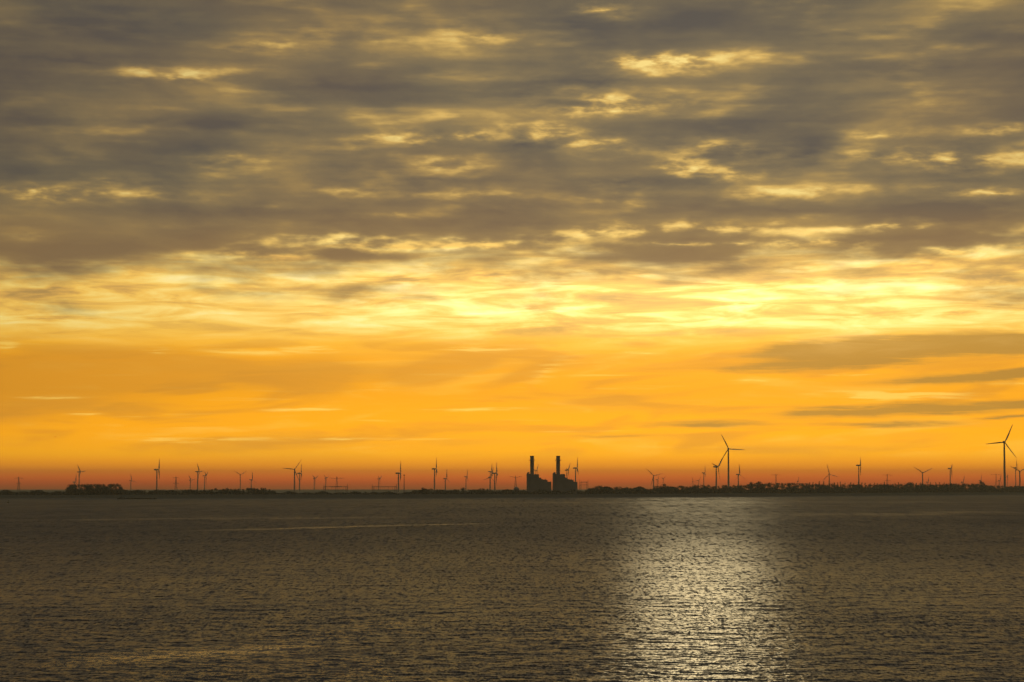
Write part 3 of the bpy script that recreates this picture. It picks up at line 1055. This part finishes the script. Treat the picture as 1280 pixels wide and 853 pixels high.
thick = blobs(PW, [(60, 30, 260, 60, .3), (1240, 40, 220, 50, .2), (40, 150, 160, 40, .15), (640, 185, 90, 28, .28), (150, 225, 200, 12, .2), (90, 75, 200, 16, .2), (420, 110, 330, 26, .2), (1150, 100, 260, 40, .12), (1010, 190, 120, 26, .25), (760, 100, 200, 14, .26), (300, 265, 220, 18, .16), (780, 228, 130, 10, .22),
                   (1180, 265, 240, 22, .25), (150, 310, 330, 26, .25), (440, 318, 120, 14, .2), (960, 262, 200, 16, .2), (620, 262, 120, 16, .2), (1100, 300, 300, 12, .2), (550, 225, 140, 10, .18), (200, 150, 300, 16, .12)])
dens = g.m("ADD", g.m("SUBTRACT", dens, g.m("MULTIPLY", gaps, puff)), thick)
dens = g.m("MULTIPLY_ADD", g.m("SUBTRACT", fine, 0.5), 0.11, dens)
dens = g.m("MULTIPLY_ADD", g.m("SUBTRACT", band, 0.5), -0.42, dens)
dens = g.m("SUBTRACT", dens, g.m("MULTIPLY", g.mr(spot, 0.48, 0.80), 0.24))
deck_c = g.ramp(dens, [(0.02, lin(255, 224, 136)), (0.20, lin(222, 182, 102)), (0.34, lin(168, 140, 88)), (0.46, lin(135, 118, 86)), (0.60, lin(112, 102, 83)), (0.80, lin(86, 83, 79))])
deck_c = g.mix(g.mr(g.noise(g.vm("ADD", U, (9.0, 4.0, 1.0)), 1.6, 2.0, 0.5), 0.42, 0.68, 0.0, 0.22), deck_c, lin(124, 98, 74))
edge_n = g.m("MULTIPLY_ADD", g.m("SUBTRACT", dens, 0.5), 135.0, E)
edge_n = g.m("MULTIPLY_ADD", g.m("SUBTRACT", st2, 0.5), 75.0, edge_n)
edge_n = g.m("MULTIPLY_ADD", g.m("MINIMUM", g.m("ADD", A, 250.0), 0.0), -0.02, edge_n)
dm = g.mr(edge_n, 240, 318)
sky = g.mix(dm, base, deck_c)
# near the edge the deck is thin and lit from below
sky = g.mix(g.m("MULTIPLY", dm, g.m("MULTIPLY", g.mr(E, 390, 285), .35)), sky, lin(196, 150, 80))
# overhead and behind, the deck is a plain dim grey
sky = g.mix(g.mr(E, 500, 1100), sky, lin(46, 49, 56))

# --- light falls off away from the hidden sun
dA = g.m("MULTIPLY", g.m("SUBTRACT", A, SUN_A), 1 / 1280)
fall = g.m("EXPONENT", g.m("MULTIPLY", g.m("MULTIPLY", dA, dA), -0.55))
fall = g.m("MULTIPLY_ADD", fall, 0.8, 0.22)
sky = g.mix(1.0, sky, g.n("ShaderNodeCombineColor").outputs[0], "MULTIPLY") if False else g.vm("SCALE", sky, fall)
# added brightness in the unseen sky overhead, to light up the haze
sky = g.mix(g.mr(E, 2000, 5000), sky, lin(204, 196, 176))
low = g.ramp(g.mr(E, 0, 200, 0, 1, False), [(0.0, (1.0, 1.0, 1.0, 1)), (0.18, (.88, .88, .88, 1)), (0.34, (.72, .72, .72, 1)), (0.6, (.52, .52, .52, 1)), (1.0, (.46, .46, .46, 1))])
low = g.m("MULTIPLY", low, 2.3)
sky = g.vm("SCALE", sky, g.m("MULTIPLY_ADD", dm, g.m("SUBTRACT", 0.97, low), low))
# glow of the sun behind the thin cloud
gl = g.n("ShaderNodeMapping", vector_type="TEXTURE")
g.put(gl.inputs[0], PS)
gl.inputs["Location"].default_value = (SUN_A, SUN_E, 0)
gl.inputs["Scale"].default_value = (400, 46, 1)
ln = g.vm("LENGTH", gl.outputs[0])
glow = g.m("EXPONENT", g.m("MULTIPLY", g.m("MULTIPLY", ln, ln), -1.0))
glow = g.m("MULTIPLY", glow, g.m("SUBTRACT", 1.0, g.m("MULTIPLY", dm, .7)))
glow = g.m("MULTIPLY", glow, g.mr(mv, 0.5, 0.85, 1.3, 0.3))
gv = g.vm("SCALE", (0.85, 0.62, 0.25), glow)
sky = g.vm("ADD", sky, gv)

# clear air above the clouds: physical sky, mostly hidden by the deck
nis = g.n("ShaderNodeTexSky", sky_type="NISHITA")
nis.sun_disc = False
nis.sun_elevation = SUN_EL
nis.sun_rotation = SUN_AZ
nis.dust_density = 3.0
clear = g.m("MULTIPLY_ADD", dm, -0.8, 1.0)
nisv = g.vm("SCALE", g.vm("SCALE", nis.outputs[0], clear), 0.04)
STRENGTH = 0.10
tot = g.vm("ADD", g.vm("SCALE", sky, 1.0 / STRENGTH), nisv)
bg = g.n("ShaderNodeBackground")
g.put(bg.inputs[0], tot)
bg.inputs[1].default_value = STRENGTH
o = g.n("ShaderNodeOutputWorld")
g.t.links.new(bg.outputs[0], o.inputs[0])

# ------------------------------------------------------------------ sun, veiled by thin cloud
sd = bpy.data.lights.new("sun", "SUN")
sd.energy = 0.027
sd.angle = math.radians(3.2)
sd.color = (1.0, 0.80, 0.44)
so = bpy.data.objects.new("sun", sd)
COL.objects.link(so)
sv = Vector((math.sin(SUN_AZ) * math.cos(SUN_EL), math.cos(SUN_AZ) * math.cos(SUN_EL), math.sin(SUN_EL)))
so.rotation_euler = sv.to_track_quat("Z", "Y").to_euler()

# ------------------------------------------------------------------ render settings
S.view_settings.view_transform = "Standard"
S.view_settings.look = "None"
S.view_settings.exposure = 0.0
S.view_settings.gamma = 1.0
S.view_settings.use_curve_mapping = False
S.render.engine = "CYCLES"
S.cycles.max_bounces = 6
S.cycles.volume_bounces = 0
S.cycles.caustics_reflective = False
S.cycles.use_denoising = True
